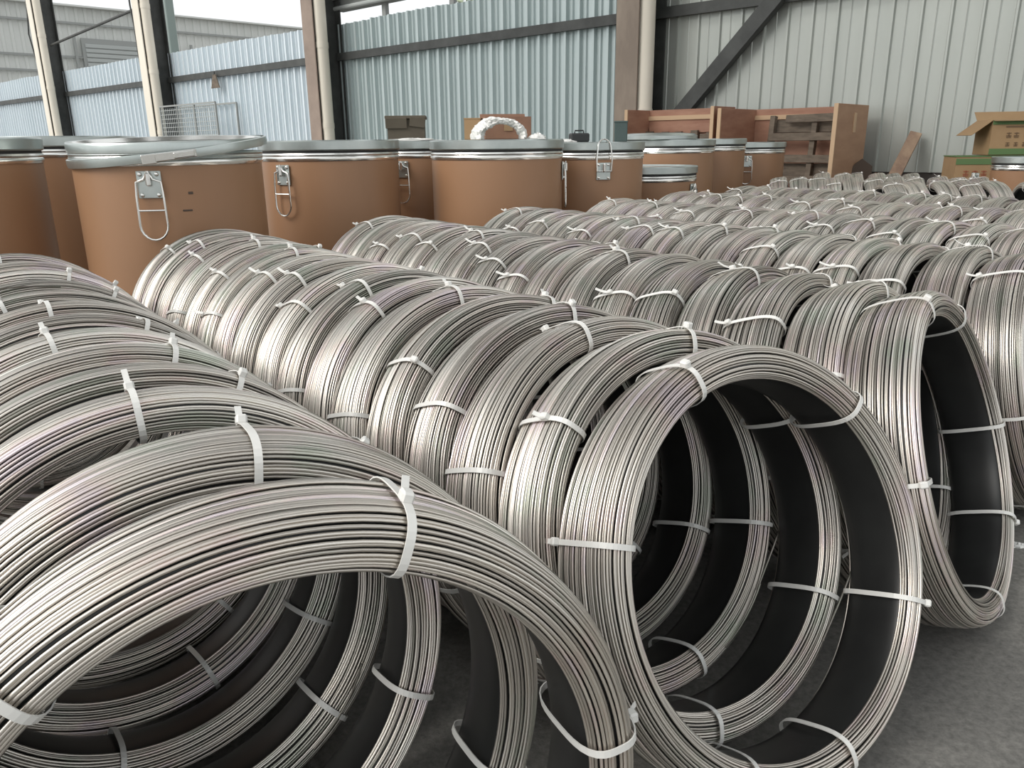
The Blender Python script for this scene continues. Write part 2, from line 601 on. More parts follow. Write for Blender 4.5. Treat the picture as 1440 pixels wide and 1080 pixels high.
# pale leafy tree beyond the fence wall, beside the rust brown column
tr = empty('tree', wp(15.6, -9.0), (0, 0, 0), 'pale leafy tree in the yard peeping over the fence beside the rust brown column', 'tree')
MB().tube([(0, 0, 0), (0.05, 0, 2.0), (0, 0.05, 4.2), (0.1, 0, 5.4)], [0.16, 0.13, 0.10, 0.04], 8).build('trunk', M['greenpost'], tr)
g = random.Random(21)
lv = MB()
for i in range(420):
    while True:
        c = Vector((g.uniform(-1, 1), g.uniform(-1, 1), g.uniform(-1, 1)))
        if c.length < 1:
            break
    c = Vector((c.x * .75, c.y * .75, 5.2 + c.z * 1.0))
    a1 = Vector((g.uniform(-1, 1), g.uniform(-1, 1), g.uniform(-.5, .5))).normalized() * 0.13
    a2 = a1.orthogonal().normalized() * 0.06
    lv.add([c - a1, c + a2, c + a1, c - a2], [(0, 1, 2, 3)])
tag(lv.build('foliage', M['leaf'], tr, smooth=False), kind='stuff')
# warning sign on the girt and mesh cage
sg = empty('hanging_sign', wp(15.02, 0.20, 0), (0, 0, WROT), 'small triangular sign hung on the girt of the bright-lit blue cladding', 'sign')
tri = [(-0.19, 2.27), (0.19, 2.27), (0.06, 2.56), (-0.06, 2.56)]
Mx = Matrix(((1, 0, 0, 0), (0, 0, -1, 0), (0, 1, 0, 0), (0, 0, 0, 1)))
MB().prism(tri, 0.02, Mx).build('sign_plate', M['oldwood'], sg, smooth=False)
MB().prism([(-.09, 2.33), (.09, 2.33), (.03, 2.47), (-.03, 2.47)], 0.006, Mx @ Matrix.Translation((0, 0, 0.021))).build('sign_face', M['shutter'], sg, smooth=False)
MB().tube([(0, -0.01, 2.55), (0, -0.01, 2.62)], 0.02, 8).build('hook', M['steel'], sg)

cg = empty('mesh_cage', wp(14.3, 0.62, 0), (0, 0, WROT), 'wire mesh cage standing by the bright-lit blue cladding', 'cage')
cw, chh = 2.75, 1.93
for z in (0.08, chh):
    for y in (0, -0.5):
        MB().box((cw / 2, y, z), (cw, 0.035, 0.035)).build('rail', M['outgirt'], cg, smooth=False)
for x in (0, 1.0, 1.85, cw):
    MB().box((x, 0, chh / 2), (0.035, 0.035, chh)).build('post', M['outgirt'], cg, smooth=False)
for x in (0, cw):
    MB().box((x, -0.5, chh / 2), (0.035, 0.035, chh)).build('post', M['outgirt'], cg, smooth=False)
ms = MB()
for i in range(1, 28):
    ms.box((i * cw / 28, 0, chh / 2), (0.012, 0.012, chh - .1))
for i in range(1, 20):
    ms.box((cw / 2, 0, i * chh / 20), (cw, 0.012, 0.012))
tag(ms.build('mesh', M['shutter'], cg, smooth=False), kind='stuff')


# ------------------------------------------------------------------ coils
CR, CWID, CTH, CEXP = 0.353, 0.134, 0.064, 3.2       # outer radius, width, thickness


def profile(off=0.0, n=720):
    """superellipse cross-section of a coil as arc-length table: y, r, normal"""
    ph = np.linspace(0, 2 * PI, n, endpoint=False)
    c, s = np.cos(ph), np.sin(ph)
    den = (np.abs(c) ** CEXP + np.abs(s) ** CEXP) ** (1 / CEXP)
    y = (CWID / 2) * c / den
    r = (CR - CTH / 2) + (CTH / 2) * s / den
    dy, dr = np.roll(y, -1) - np.roll(y, 1), np.roll(r, -1) - np.roll(r, 1)
    L = np.hypot(dy, dr)
    ny, nr = dr / L, -dy / L
    sgn = np.sign((ny * y + nr * (r - (CR - CTH / 2))).mean())
    ny, nr = ny * sgn, nr * sgn
    return y + ny * off, r + nr * off, ny, nr


def fast_mesh(name, V, F, m, smooth=True, attr=None):
    me = bpy.data.meshes.new(name)
    nv, nf = len(V), len(F)
    me.vertices.add(nv)
    me.vertices.foreach_set('co', V.astype(np.float32).ravel())
    me.loops.add(nf * 4)
    me.loops.foreach_set('vertex_index', F.astype(np.int32).ravel())
    me.polygons.add(nf)
    me.polygons.foreach_set('loop_start', np.arange(0, nf * 4, 4, dtype=np.int32))
    me.polygons.foreach_set('use_smooth', np.full(nf, smooth))
    me.materials.append(m)
    if attr is not None:
        a = me.attributes.new('tint', 'FLOAT', 'POINT')
        a.data.foreach_set('value', attr.astype(np.float32))
    me.update(calc_edges=True)
    me.validate()
    return me


def winding_mesh(seed, nw, seg, sides, rw, spread=1.0, mid=0.42):
    g = np.random.default_rng(seed)
    y, r, ny, nr = profile(-rw)
    P = len(y)
    s = np.concatenate([[0], np.cumsum(np.hypot(np.roll(y, -1) - y, np.roll(r, -1) - r))])
    tot = s[-1]
    th = np.linspace(0, 2 * PI, seg, endpoint=False)
    # the stretch of the profile that carries wires: everything but the inner side.  s=0 is the rear face (y>0), s grows to the outside
    yy, rr_ = profile()[0], profile()[1]
    inner = (rr_ < CR - CTH * 0.93)
    ids = np.where(inner)[0]
    rear = np.where((rr_ < CR - CTH * 0.62) & (yy > 0))[0]
    s_a = s[rear.max() + 1] - tot            # the rear face starts above the inner corner
    s_b = s[ids.min()]
    base = np.linspace(s_a, s_b, nw)
    pitch = base[1] - base[0]
    V, F, A = [], [], []
    # shared wander of neighbouring wires (bundles shift together)
    waves = [(g.integers(1, 4), g.uniform(0, 2 * PI), g.uniform(-25, 25), g.uniform(.3, 1.0)) for _ in range(7)]
    tone = g.uniform(0, 1)
    for i in range(nw):
        wsum = sum(a * np.sin(k * th + p + q * base[i]) for k, p, q, a in waves) * pitch * 0.24
        own = sum(g.uniform(.1, .55) * np.sin(k * th + g.uniform(0, 2 * PI)) for k in (1, 2, 3, 5)) * pitch * 0.26
        si = (base[i] + wsum + own + g.normal(0, .10) * pitch)
        si = np.clip(si, s_a, s_b) % tot
        lift = sum(g.uniform(.2, 1) * np.sin(k * th + g.uniform(0, 2 * PI)) for k in (1, 2, 3)) * rw * 0.25 - (rw * 0.8 if g.random() < .2 else 0)
        lift = lift + (rw * 1.1 * np.clip(np.sin(th + g.uniform(0, 2 * PI)), 0, 1) if g.random() < .10 else 0)
        fi = np.interp(si, s, np.arange(P + 1)) 
        i0 = fi.astype(int) % P
        i1 = (i0 + 1) % P
        w = fi - np.floor(fi)
        Y = y[i0] * (1 - w) + y[i1] * w
        R = r[i0] * (1 - w) + r[i1] * w
        NY, NR = ny[i0] * (1 - w) + ny[i1] * w, nr[i0] * (1 - w) + nr[i1] * w
        Y, R = Y + NY * lift, R + NR * lift
        n0 = sum(map(len, V))
        ph = np.arange(sides) * 2 * PI / sides + PI / 2
        cs, sn = np.cos(ph), np.sin(ph)
        RY = Y[:, None] + rw * (NY[:, None] * sn + (-NR)[:, None] * cs)
        RR = R[:, None] + rw * (NR[:, None] * sn + NY[:, None] * cs)
        X = RR * np.cos(th)[:, None]
        Z = RR * np.sin(th)[:, None]
        V.append(np.stack([X, RY, Z], -1).reshape(-1, 3))
        a, b = np.meshgrid(np.arange(seg), np.arange(sides), indexing='ij')
        a2, b2 = (a + 1) % seg, (b + 1) % sides
        F.append(n0 + np.stack([a * sides + b, a * sides + b2, a2 * sides + b2, a2 * sides + b], -1).reshape(-1, 4))
        tone = 0.55 * tone + 0.45 * g.uniform(0, 1)
        A.append(np.full(seg * sides, np.clip(mid + spread * ((tone - .5) * 0.8 + g.normal(0, .24)), 0, 1)))
    return fast_mesh('wire_winding', np.concatenate(V), np.concatenate(F), M['wire'], True, np.concatenate(A))


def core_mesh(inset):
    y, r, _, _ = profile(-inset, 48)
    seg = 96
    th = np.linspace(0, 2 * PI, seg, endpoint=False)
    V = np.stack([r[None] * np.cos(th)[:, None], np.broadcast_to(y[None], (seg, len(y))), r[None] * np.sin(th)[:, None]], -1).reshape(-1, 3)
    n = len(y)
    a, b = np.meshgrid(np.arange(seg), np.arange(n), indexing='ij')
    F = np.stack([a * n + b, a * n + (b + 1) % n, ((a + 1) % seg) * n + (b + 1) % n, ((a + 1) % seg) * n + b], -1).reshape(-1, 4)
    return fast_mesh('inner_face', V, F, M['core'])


def tie_meshes(head_phi, tail):
    """strap loop round the section at angle 0 (local x outward) and its head; head_phi: 0 rear face, 90 outside, 180 front face"""
    y, r, ny, nr = profile(0.0034, 40)
    b = MB()
    n = len(y)
    w, t = 0.0042, 0.0015
    vs = []
    for k in range(n):
        for (o, sd_) in ((0, -1), (0, 1), (t, 1), (t, -1)):
            vs.append((r[k] + nr[k] * o, y[k] + ny[k] * o, sd_ * w))
    fs = []
    for k in range(n):
        l = (k + 1) % n
        for q in range(4):
            p = (q + 1) % 4
            fs.append((k * 4 + q, k * 4 + p, l * 4 + p, l * 4 + q))
    b.add(vs, fs)
    k = int(head_phi / 360 * n) % n
    hp = Vector((r[k] + nr[k] * 0.005, y[k] + ny[k] * 0.005, 0))
    nn = Vector((nr[k], ny[k], 0)).normalized()
    tt = Vector((-nn.y, nn.x, 0))
    if tail > 0:
        # cut tail: strip leaving the head
        m = 6
        tv = []
        for i in range(m):
            u = i / (m - 1)
            c = hp + tt * (0.004 + tail * u) + nn * (0.006 * u + 0.5 * tail * u * u)
            for sd_ in (-1, 1):
                tv.append(c + Vector((0, 0, sd_ * w * .9)))
                tv.append(c + nn * t + Vector((0, 0, sd_ * w * .9)))
        tf = []
        for i in range(m - 1):
            p = i * 4
            tf += [(p, p + 4, p + 6, p + 2), (p + 1, p + 3, p + 7, p + 5), (p, p + 1, p + 5, p + 4), (p + 2, p + 6, p + 7, p + 3)]
        tf += [(0, 2, 3, 1), (m * 4 - 4, m * 4 - 3, m * 4 - 1, m * 4 - 2)]
        b.add(tv, tf)
    strap = b.mesh('cable_tie', M['tie'], smooth=False)
    h = MB()
    B = Matrix((tt, nn, Vector((0, 0, 1)))).transposed()
    h.box(hp, (0.0145, 0.0115, 0.0125), B, 0.0022)
    head = h.mesh('tie_head', M['tie'], smooth=False)
    return strap, head


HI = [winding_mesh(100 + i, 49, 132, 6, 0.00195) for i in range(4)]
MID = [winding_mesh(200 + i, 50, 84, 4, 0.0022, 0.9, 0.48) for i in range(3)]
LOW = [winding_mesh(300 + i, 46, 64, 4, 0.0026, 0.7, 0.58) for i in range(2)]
CORE = core_mesh(0.0062)
TIES = [tie_meshes(a, t) for a, t in ((150, 0.0), (120, 0.012), (100, 0.03), (135, 0.0), (60, 0.02))]
TIE_TALL = tie_meshes(150, 0.0)

ORD = ['front', 'second', 'third', 'fourth', 'fifth', 'sixth', 'seventh', 'eighth', 'ninth', 'tenth', 'eleventh', 'twelfth',
       'thirteenth', 'fourteenth', 'fifteenth', 'sixteenth', 'seventeenth', 'eighteenth', 'nineteenth', 'twentieth']
ROWDIR = math.radians(36.9)
rng = random.Random(11)


def place_coil(x, y, rz, lean, lod, ties, label, group, ties_all=False, spin=None):
    root = empty('wire_coil', (x, y, CWID * 0.36 * math.sin(abs(lean))), (0, 0, 0), label, 'wire coil', group)
    root.rotation_mode = 'XYZ'
    root.rotation_euler = (Matrix.Rotation(rz, 3, 'Z') @ Matrix.Rotation(-lean, 3, 'X')).to_euler()
    sp = rng.uniform(0, 2 * PI) if spin is None else spin
    w = bpy.data.objects.new('wire_winding', rng.choice(lod))
    link(w, root, (0, 0, CR), (0, sp, 0))
    w['kind'] = 'stuff'
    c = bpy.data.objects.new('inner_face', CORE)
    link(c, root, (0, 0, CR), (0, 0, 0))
    c['label'] = 'smooth inside of the coil, coloured dark for its shade'
    for a in ties:
        if isinstance(a, tuple):
            a, ti = a
            st, hd = TIES[ti]
        else:
            st, hd = rng.choice(TIES)
        to = bpy.data.objects.new('cable_tie', st)
        link(to, root, (0, 0, CR), (0, -math.radians(a), 0))
        if ties_all or (math.sin(math.radians(a)) > -0.2 and abs(math.cos(math.radians(a))) < 0.8):
            link(bpy.data.objects.new('tie_head', hd), to)
    return root


def base_point(n, a):
    return (n * math.cos(ROWDIR) - a * math.sin(ROWDIR), n * math.sin(ROWDIR) + a * math.cos(ROWDIR))


def rand_ties(k=6):
    ph = rng.uniform(0, 60)
    return [(ph + i * 360 / k + rng.uniform(-9, 9)) for i in range(k)]


ROWS = [
    # name, n of first, n of last, first a, count, spacing, lean front, lean back, start lod
    ('first row', 0.185, 0.205, 0.575, 13, 0.188, 5, 14),
    ('second row', 0.98, 0.90, 0.535, 17, 0.147, 22, 13),
    ('third row', 1.683, 1.66, 0.585, 17, 0.147, 19, 13),
    ('fourth row', 2.395, 2.38, 0.70, 16, 0.147, 15, 13),
    ('fifth row', 3.11, 3.10, 0.80, 16, 0.147, 15, 13),
    ('sixth row', 3.83, 3.82, 0.95, 16, 0.147, 15, 13),
    ('seventh row', 4.56, 4.55, 1.35, 14, 0.147, 15, 13),
]
LOOSE = {('second row', 1): [(-52, -.02)], ('second row', 2): [(-46, -.025), (-70, .01)], ('first row', 3): [(-60, .015)], ('third row', 4): [(125, -.02)], ('first row', 9): [(80, -.015)]}
A_LEAN = [5, 8, 15.5, 14.5, 14]
RIDGE_A = [.63, .85, 1.11, 1.255, 1.40, 1.55, 1.70, 1.86, 2.03, 2.21, 2.40, 2.60, 2.82]
SPECIAL = {('second row', 0): [160, 108, 40, -27, -82, 240], ('third row', 0): [100, (172, 0), 55, -5, -45, -95], ('first row', 0): [(70, 1), (128, 2), (152, 0), (5, 1), -50, 250]}
LABEL0 = {'first row': 'large front coil of the first row, its bottom out of view',
          'second row': 'front wire coil of the second row, looking into its deep dark hollow',
          'third row': 'front wire coil of the third row, its shade-dark inside beside bare concrete',
          'fourth row': 'front steel wire coil of the fourth row, cut off by the frame edge'}
for name, n0, n1, a0, cnt, spc, l0, l1 in ROWS:
    a = a0
    for i in range(cnt):
        u = i / (cnt - 1)
        n = n0 + (n1 - n0) * u + (rng.uniform(-.006, .006) if i else 0)
        x, y = base_point(n, a)
        dist = math.hypot(x, y)
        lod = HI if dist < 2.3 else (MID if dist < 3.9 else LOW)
        yaw = 0 if i == 0 else math.radians(rng.uniform(-.8, .8))
        if name == 'first row':
            yaw -= math.radians(12 * max(0, 1 - i / 4))
        if name == 'second row':
            yaw -= math.radians(5 * max(0, 1 - i / 5))
        if name == 'third row':
            yaw += math.radians(13 * max(0, 1 - i / 9))
        if name == 'fourth row':
            yaw += math.radians(8 * max(0, 1 - i / 5))
        lean = math.radians(l0 + (l1 - l0) * u + (rng.uniform(-.4, .4) if i else 0))
        if name == 'first row':
            lean = math.radians(A_LEAN[min(i, 4)])
        ties = SPECIAL.get((name, i)) or rand_ties(6 if dist < 2.8 else 5)
        lab = (LABEL0.get(name) if i == 0 else None) or 'silver steel wire coil, %s from the front of the %s' % (ORD[i] if i else 'first', name)
        if i == cnt - 1:
            lab = 'silver steel wire coil, last one at the drum end of the %s' % name
        coil_o = place_coil(x, y, ROWDIR + yaw, lean, lod, ties, lab, 'steel wire coils of the ' + name, i == 0)
        for ang, bend in LOOSE.get((name, i), ()):
            # a cut wire end springing off the front face
            pts = []
            for q_ in range(9):
                t_ = math.radians(ang + q_ * 3.2)
                rr = CR - CTH * 0.35 - bend * (q_ / 8) ** 2
                pts.append((rr * math.cos(t_), -CWID / 2 - 0.001 - 0.012 * (q_ / 8) ** 1.5, rr * math.sin(t_)))
            MB().tube(pts, 0.0019, 6).build('loose_wire_end', M['wire'], coil_o, (0, 0, CR))
        if name == 'first row' and i + 1 < cnt:
            a = RIDGE_A[i + 1] - 0.68 * math.sin(math.radians(A_LEAN[min(i + 1, 4)])) - 0.03
            continue
        a += spc * (rng.uniform(.93, 1.07) if name == 'first row' else rng.uniform(.995, 1.02))

# cross row by the crates and the row seen from its side under the plank
for i in range(-2, 9):
    x, y = 2.62 + i * 0.146 * 0.94, 6.55 - i * 0.146 * .34
    place_coil(x, y, math.radians(70) , math.radians(rng.uniform(9, 14)), LOW, rand_ties(5),
               'wire coil in the cross row before the crates, %s from its plank end' % (ORD[8 - i] if i < 8 else 'first'), 'steel wire coils of the cross row')
for i in range(6):
    x, y = 2.98 + i * 0.146 * .94, 7.34 - i * 0.146 * .34
    place_coil(x, y, math.radians(70), math.radians(rng.uniform(9, 14)), LOW, rand_ties(5),
               'wire coil in the row at the crates, %s from its plank end' % (ORD[5 - i] if i < 5 else 'first'), 'steel wire coils at the foot of the crates')
for i in range(7):
    sx = [0, .16, .32, .48, .64, .90, 1.12][i]
    x, y = 2.72 + sx, 5.66 - sx * 0.16
    place_coil(x, y, math.radians(81 - (0 if i < 5 else 8)), math.radians(rng.uniform(2, 6)), LOW, rand_ties(5),
               'wire coil in the short row below the leaning plank, %s from its carton end' % (ORD[6 - i] if i < 6 else 'first'), 'steel wire coils of the short row')


# ------------------------------------------------------------------ fibre drums
DR, DH = 0.37, 1.0


def bail_handle(root, ang, up=False):
    """hasp plate riveted to the drum with a wire bail; ang: where on the drum (0 = +x)"""
    h = bpy.data.objects.new('handle', None)
    R = Matrix.Rotation(ang + PI / 2, 3, 'Z')
    h = MB()
    # local frame: x sideways, -y outwards, z up
    h.box((0, -0.004, -0.02), (0.088, 0.006, 0.10), None, 0.002)
    ob_ = h.build('handle_plate', M['galv'], root, (math.cos(ang) * DR, math.sin(ang) * DR, DH - 0.15), (0, 0, ang + PI / 2), smooth=False)
    for sx in (-1, 1):
        for z in (0.018, -0.058):
            MB().lathe([(0.0, 0.008), (0.006, 0.006), (0.009, 0.0)], 10).build('rivet', M['chrome'], ob_, (sx * 0.03, -0.007, z), (PI / 2, 0, 0))
    w = MB()
    if up:
        pts = [(-0.045, -0.018, -0.02), (-0.048, -0.02, 0.06), (-0.04, -0.016, 0.12)]
        pts += [(-0.04 * math.cos(t), -0.016 + 0.01 * math.sin(t), 0.12 + 0.045 * math.sin(t)) for t in np.linspace(0, PI, 9)[1:]]
        pts += [(0.048, -0.02, 0.06), (0.045, -0.018, -0.02)]
        w.tube(pts, 0.0045, 8)
        w.tube([(-0.047, -0.018, -0.02), (0.047, -0.018, -0.02)], 0.0045, 8)
    else:
        pts = [(0.0, -0.02, 0.03), (0.016, -0.018, 0.0), (0.044, -0.018, -0.01), (0.048, -0.02, -0.06), (0.05, -0.02, -0.17)]
        pts += [(0.05 * math.cos(t), -0.02, -0.17 - 0.055 * math.sin(t)) for t in np.linspace(0, PI, 11)[1:]]
        pts += [(-0.048, -0.02, -0.06), (-0.044, -0.018, -0.01), (-0.016, -0.018, 0.0), (0.0, -0.02, 0.03)]
        w.tube(pts, 0.0045, 8)
        w.tube([(-0.05, -0.02, -0.115), (0.05, -0.02, -0.115)], 0.004, 8)
    w.build('wire_bail', M['chrome'], ob_)
    MB().box((0, -0.018, 0.0), (0.018, 0.022, 0.05), None, 0.005).build('hinge_hook', M['chrome'], ob_)
    return ob_


def drum(x, y, h, label, handle=None, up=False, lid=True, r=None):
    r = r or DR
    root = empty('fibre_drum', (x, y, 0), (0, 0, 0), label, 'drum', 'brown fibre drums with steel rims')
    zb = h - 0.098
    MB().lathe([(0, 0.03), (r - 0.004, 0.03), (r - 0.002, 0.06), (r - 0.002, zb), (r - 0.014, zb), (r - 0.014, 0.05), (0, 0.05)], 96).build('drum_body', M['fibre'], root)
    MB().lathe([(0, 0.0), (r + 0.003, 0.0), (r + 0.005, 0.012), (r + 0.003, 0.055), (r - 0.001, 0.06), (r - 0.003, 0.03), (0, 0.03)], 96).build('bottom_rim', M['galv'], root)
    MB().lathe([(r - 0.012, zb - 0.002), (r + 0.002, zb - 0.004), (r + 0.005, zb + 0.006), (r + 0.004, zb + 0.014), (r + 0.0, zb + 0.019), (r + 0.005, zb + 0.026),
                (r + 0.002, zb + 0.034), (r - 0.012, zb + 0.034)], 96, closed=True).build('chime_band', M['chrome'], root)
    if lid:
        lo = MB().lathe([(0, h - 0.012), (r * .55, h - 0.012), (r - 0.05, h - 0.010), (r - 0.03, h - 0.012), (r - 0.016, h), (r + 0.004, h), (r + 0.009, h - 0.006),
                         (r + 0.009, h - 0.046), (r + 0.004, h - 0.052), (r - 0.012, h - 0.052), (r - 0.012, h - 0.03), (0, h - 0.03)], 96).build('lid', M['galv'], root)
        MB().lathe([(r - 0.016, h - 0.066), (r - 0.001, h - 0.066), (r - 0.001, h - 0.048), (r - 0.016, h - 0.048)], 96, closed=True).build('lid_gap_shade', M['darkgap'], lo)  # black strip stands in for the shade in the gap under the lid
    if handle is not None:
        global DH
        keep = DH
        DH = h
        bail_handle(root, handle, up)
        DH = keep
    return root


def face_cam(x, y, px_off=0.0):
    """angle on the drum that looks at the camera, shifted sideways by px_off radians"""
    return math.atan2(-y, -x) + px_off


DRUMS = {}


def D(key, x, y, h, label, off=None, up=False, **k):
    DRUMS[key] = drum(x, y, h, label, None if off is None else face_cam(x, y, off), up, **k)


D('d0', -2.34, 3.35, 1.045, 'brown fibre drum cut by the frame edge beside the drum with the askew lid')
D('d1', -2.42, 4.42, 1.06, 'brown fibre drum half hidden behind the open drum and the drum at the frame edge')
D('d3', -0.985, 4.50, 1.025, 'brown fibre drum with long wire bail hanging near its edge, next to the open drum', -0.72)
D('d3b', -0.60, 5.42, 1.02, 'brown fibre drum in the gap behind, carrying the olive carton', -0.30)
D('d4', -0.07, 4.62, 1.018, 'brown fibre drum with crumpled plastic film and a brown carton on its lid', 1.45)
D('d5', 0.49, 5.25, 1.00, 'brown fibre drum with its wire bail turned up over the lid', 0.30, True)
D('d8', 0.985, 5.90, 0.83, 'short brown fibre drum, lower than the others, wire bail seen edge-on', 1.15)
D('d6', 1.30, 6.68, 1.01, 'brown fibre drum with a spare lid lying on top, behind the short drum')
D('d6b', 1.74, 7.34, 1.015, 'brown fibre drum between the spare lid drum and the last drum')
D('d7', 2.30, 7.95, 0.98, 'last brown fibre drum of the line, wire bail facing out, before the plywood crate', 0.06)

# the open drum: lid askew, locking ring slipped down
d2x, d2y = -1.425, 3.42
r2 = drum(d2x, d2y, 1.035, 'big brown fibre drum with askew lid and slipped locking ring', face_cam(d2x, d2y, -0.22), lid=False)
lo = MB().lathe([(0, 0.008), (DR - .05, 0.008), (DR - .03, 0.010), (DR - .014, 0.026), (DR + .006, 0.028), (DR + .010, 0.020), (DR + .008, -0.010), (DR - .004, -0.012),
                 (DR - .006, -0.002), (0, -0.004)], 96).build('lid', M['galv'], r2, (0, 0.0, 1.005), (math.radians(2.6), math.radians(-.3), 0))
MB().lathe([(DR - .03, 0.0085), (DR - .012, 0.0262), (DR - .016, 0.0272), (DR - .035, 0.0105)], 96, closed=True).build('lid_bead', M['chrome'], lo)
MB().lathe([(DR - .02, 0.950), (DR + .001, 0.950), (DR + .006, 0.958), (DR + .001, 0.966), (DR + .006, 0.975), (DR + .002, 0.984), (DR - .02, 0.984)], 96, closed=True).build('neck_bead', M['galv'], r2)
ring = MB().lathe([(DR + .012, -0.017), (DR + .020, -0.015), (DR + .022, 0.0), (DR + .020, 0.015), (DR + .012, 0.017), (DR + .015, 0.0)], 96, closed=True).build(
    'locking_ring', M['galv'], r2, (0.012, -0.01, 0.985), (math.radians(4.6), math.radians(-5.0), 0))
fa = face_cam(d2x, d2y, 0.02)
lt = MB()
lt.box((0, 0, 0), (0.16, 0.012, 0.03), None, .003)
lt.box((0.035, -0.008, 0), (0.075, 0.01, 0.022), None, .003)
lt.box((-0.09, -0.002, -.002), (0.05, 0.012, 0.036), None, .003)
lt.build('ring_latch', M['chrome'], ring, (math.cos(fa) * (DR + .026), math.sin(fa) * (DR + .026), 0), (0, 0, fa + PI / 2))

# spare lid on the drum behind the short one
sl = MB().lathe([(0, 0.0), (0.30, 0.0), (0.315, 0.004), (0.315, 0.03), (0.29, 0.045), (0.2, 0.052), (0, 0.055)], 64).build('spare_drum_lid', M['galv'], None, (1.20, 6.62, 1.01))
tag(sl, 'spare galvanised drum lid lying on the drum behind the short drum', 'lid')

# ------------------------------------------------------------------ things on the drum lids
def carton(name, loc, rz, s, label, m, flap=None, cat='carton'):
    """open topped carton with flaps; s = width, depth, height"""
    root = empty(name, loc, (0, 0, rz), label, cat)
    w, d_, h = s
    t = 0.006
    b = MB()
    b.box((0, 0, t / 2), (w, d_, t))
    for sx in (-1, 1):
        b.box((sx * (w - t) / 2, 0, h / 2), (t, d_, h))
    for sy in (-1, 1):
        b.box((0, sy * (d_ - t) / 2, h / 2), (w - 2 * t, t, h))
    b.build('carton_body', m, root, smooth=False)
    fl_ = flap or {}
    for side, (ang, ln) in fl_.items():
        f_ = MB()
        if side in ('front', 'back'):
            sy = -1 if side == 'front' else 1
            f_.box((0, sy * ln / 2, 0), (w, ln, t * .8))
            f_.build('carton_flap', m, root, (0, sy * d_ / 2, h), (sy * math.radians(ang), 0, 0), smooth=False)
        else:
            sx = -1 if side == 'left' else 1
            f_.box((sx * ln / 2, 0, 0), (ln, d_, t * .8))
            f_.build('carton_flap', m, root, (sx * w / 2, 0, h), (0, -sx * math.radians(ang), 0), smooth=False)
    return root


oc = carton('olive_carton', (-0.665, 5.36, 1.021), math.radians(4), (0.235, 0.2, 0.13), 'olive brown carton with its top folded in, on the drum in the gap', M['carddark'])
MB().box((-0.06, -0.115, 0.108), (0.135, 0.012, 0.065), Matrix.Rotation(math.radians(12), 3, 'X'), .002).build('carton_flap', M['carddark'], oc, smooth=False)
MB().box((0.075, -0.11, 0.112), (0.10, 0.012, 0.058), Matrix.Rotation(math.radians(9), 3, 'X') @ Matrix.Rotation(math.radians(8), 3, 'Y'), .002).build('carton_flap', M['carddark'], oc, smooth=False)
MB().box((0, 0, 0.143), (0.262, 0.236, 0.02), None, .004).build('carton_top', M['carddark'], oc, smooth=False)

bc = carton('brown_carton', (-0.02, 4.80, 1.019), math.radians(12), (0.27, 0.16, 0.125), 'reddish brown open carton standing behind the plastic film on the drum lid', M['cardred'],
            {'back': (70, .02)})
MB().box((0.0, -0.083, 0.07), (0.05, 0.003, 0.045)).build('carton_label', M['card'], bc, smooth=False)
sc_ = carton('small_carton', (-0.205, 4.79, 1.019), math.radians(-6), (0.095, 0.10, 0.115), 'small tan carton standing beside the reddish brown carton on the drum lid', M['card'])
MB().box((0, 0, 0.118), (0.10, 0.105, 0.006)).build('carton_top', M['card'], sc_, smooth=False)


def film_arch():
    """crumpled plastic film standing up as an arch on the lid"""
    g = random.Random(5)
    root = empty('plastic_film', (-0.055, 4.52, 1.019), (0, 0, math.radians(6)), 'crumpled arch of white bubble film standing on the drum lid', 'plastic film')
    n, m = 44, 18
    vs, fs = [], []
    for i in range(n):
        u = i / (n - 1)
        t = PI * (1 - u)
        cx, cz = 0.125 * math.cos(t) + .01, 0.098 * math.sin(t) ** .8
        wd = 0.032 + 0.008 * math.sin(9 * u) + .026 * (1 - u) ** 2
        for k in range(m):
            p = 2 * PI * k / m
            rr = wd * (1 + g.uniform(-.16, .16) + .18 * math.sin(3 * p + 7 * u) + .12 * math.sin(23 * u + 2 * p))
            rad = Vector((math.cos(t), 0, math.sin(t)))
            q_ = Vector((cx, 0, cz)) + rad * (rr * math.cos(p) * .55) + Vector((0, 1, 0)) * rr * 1.5 * math.sin(p)
            q_.z = max(q_.z, 0.002)
            vs.append(q_)
    for i in range(n - 1):
        for k in range(m):
            l = (k + 1) % m
            fs.append((i * m + k, i * m + l, (i + 1) * m + l, (i + 1) * m + k))
    fs += [tuple(range(m))[::-1], tuple((n - 1) * m + k for k in range(m))]
    MB().add(vs, fs).build('film_sheet', M['film'], root, angle=25)
    return root


film_arch()


def crumple(loc, s, label, seed, m='film'):
    g = random.Random(seed)
    vs, fs = [], []
    n, k_ = 7, 12
    for i in range(n + 1):
        a_ = PI / 2 * i / n
        for k in range(k_):
            p = 2 * PI * k / k_
            q_ = 1 + g.uniform(-.3, .3)
            vs.append((s[0] * math.cos(a_) * math.cos(p) * q_, s[1] * math.cos(a_) * math.sin(p) * q_, max(0, s[2] * math.sin(a_) * (1 + g.uniform(-.3, .3)))))
    for i in range(n):
        for k in range(k_):
            l = (k + 1) % k_
            fs.append((i * k_ + k, i * k_ + l, (i + 1) * k_ + l, (i + 1) * k_ + k))
    fs.append(tuple(range(k_))[::-1])
    o = MB().add(vs, fs).build('crumpled_film', M[m], None, loc, angle=20)
    return tag(o, label, 'plastic film')


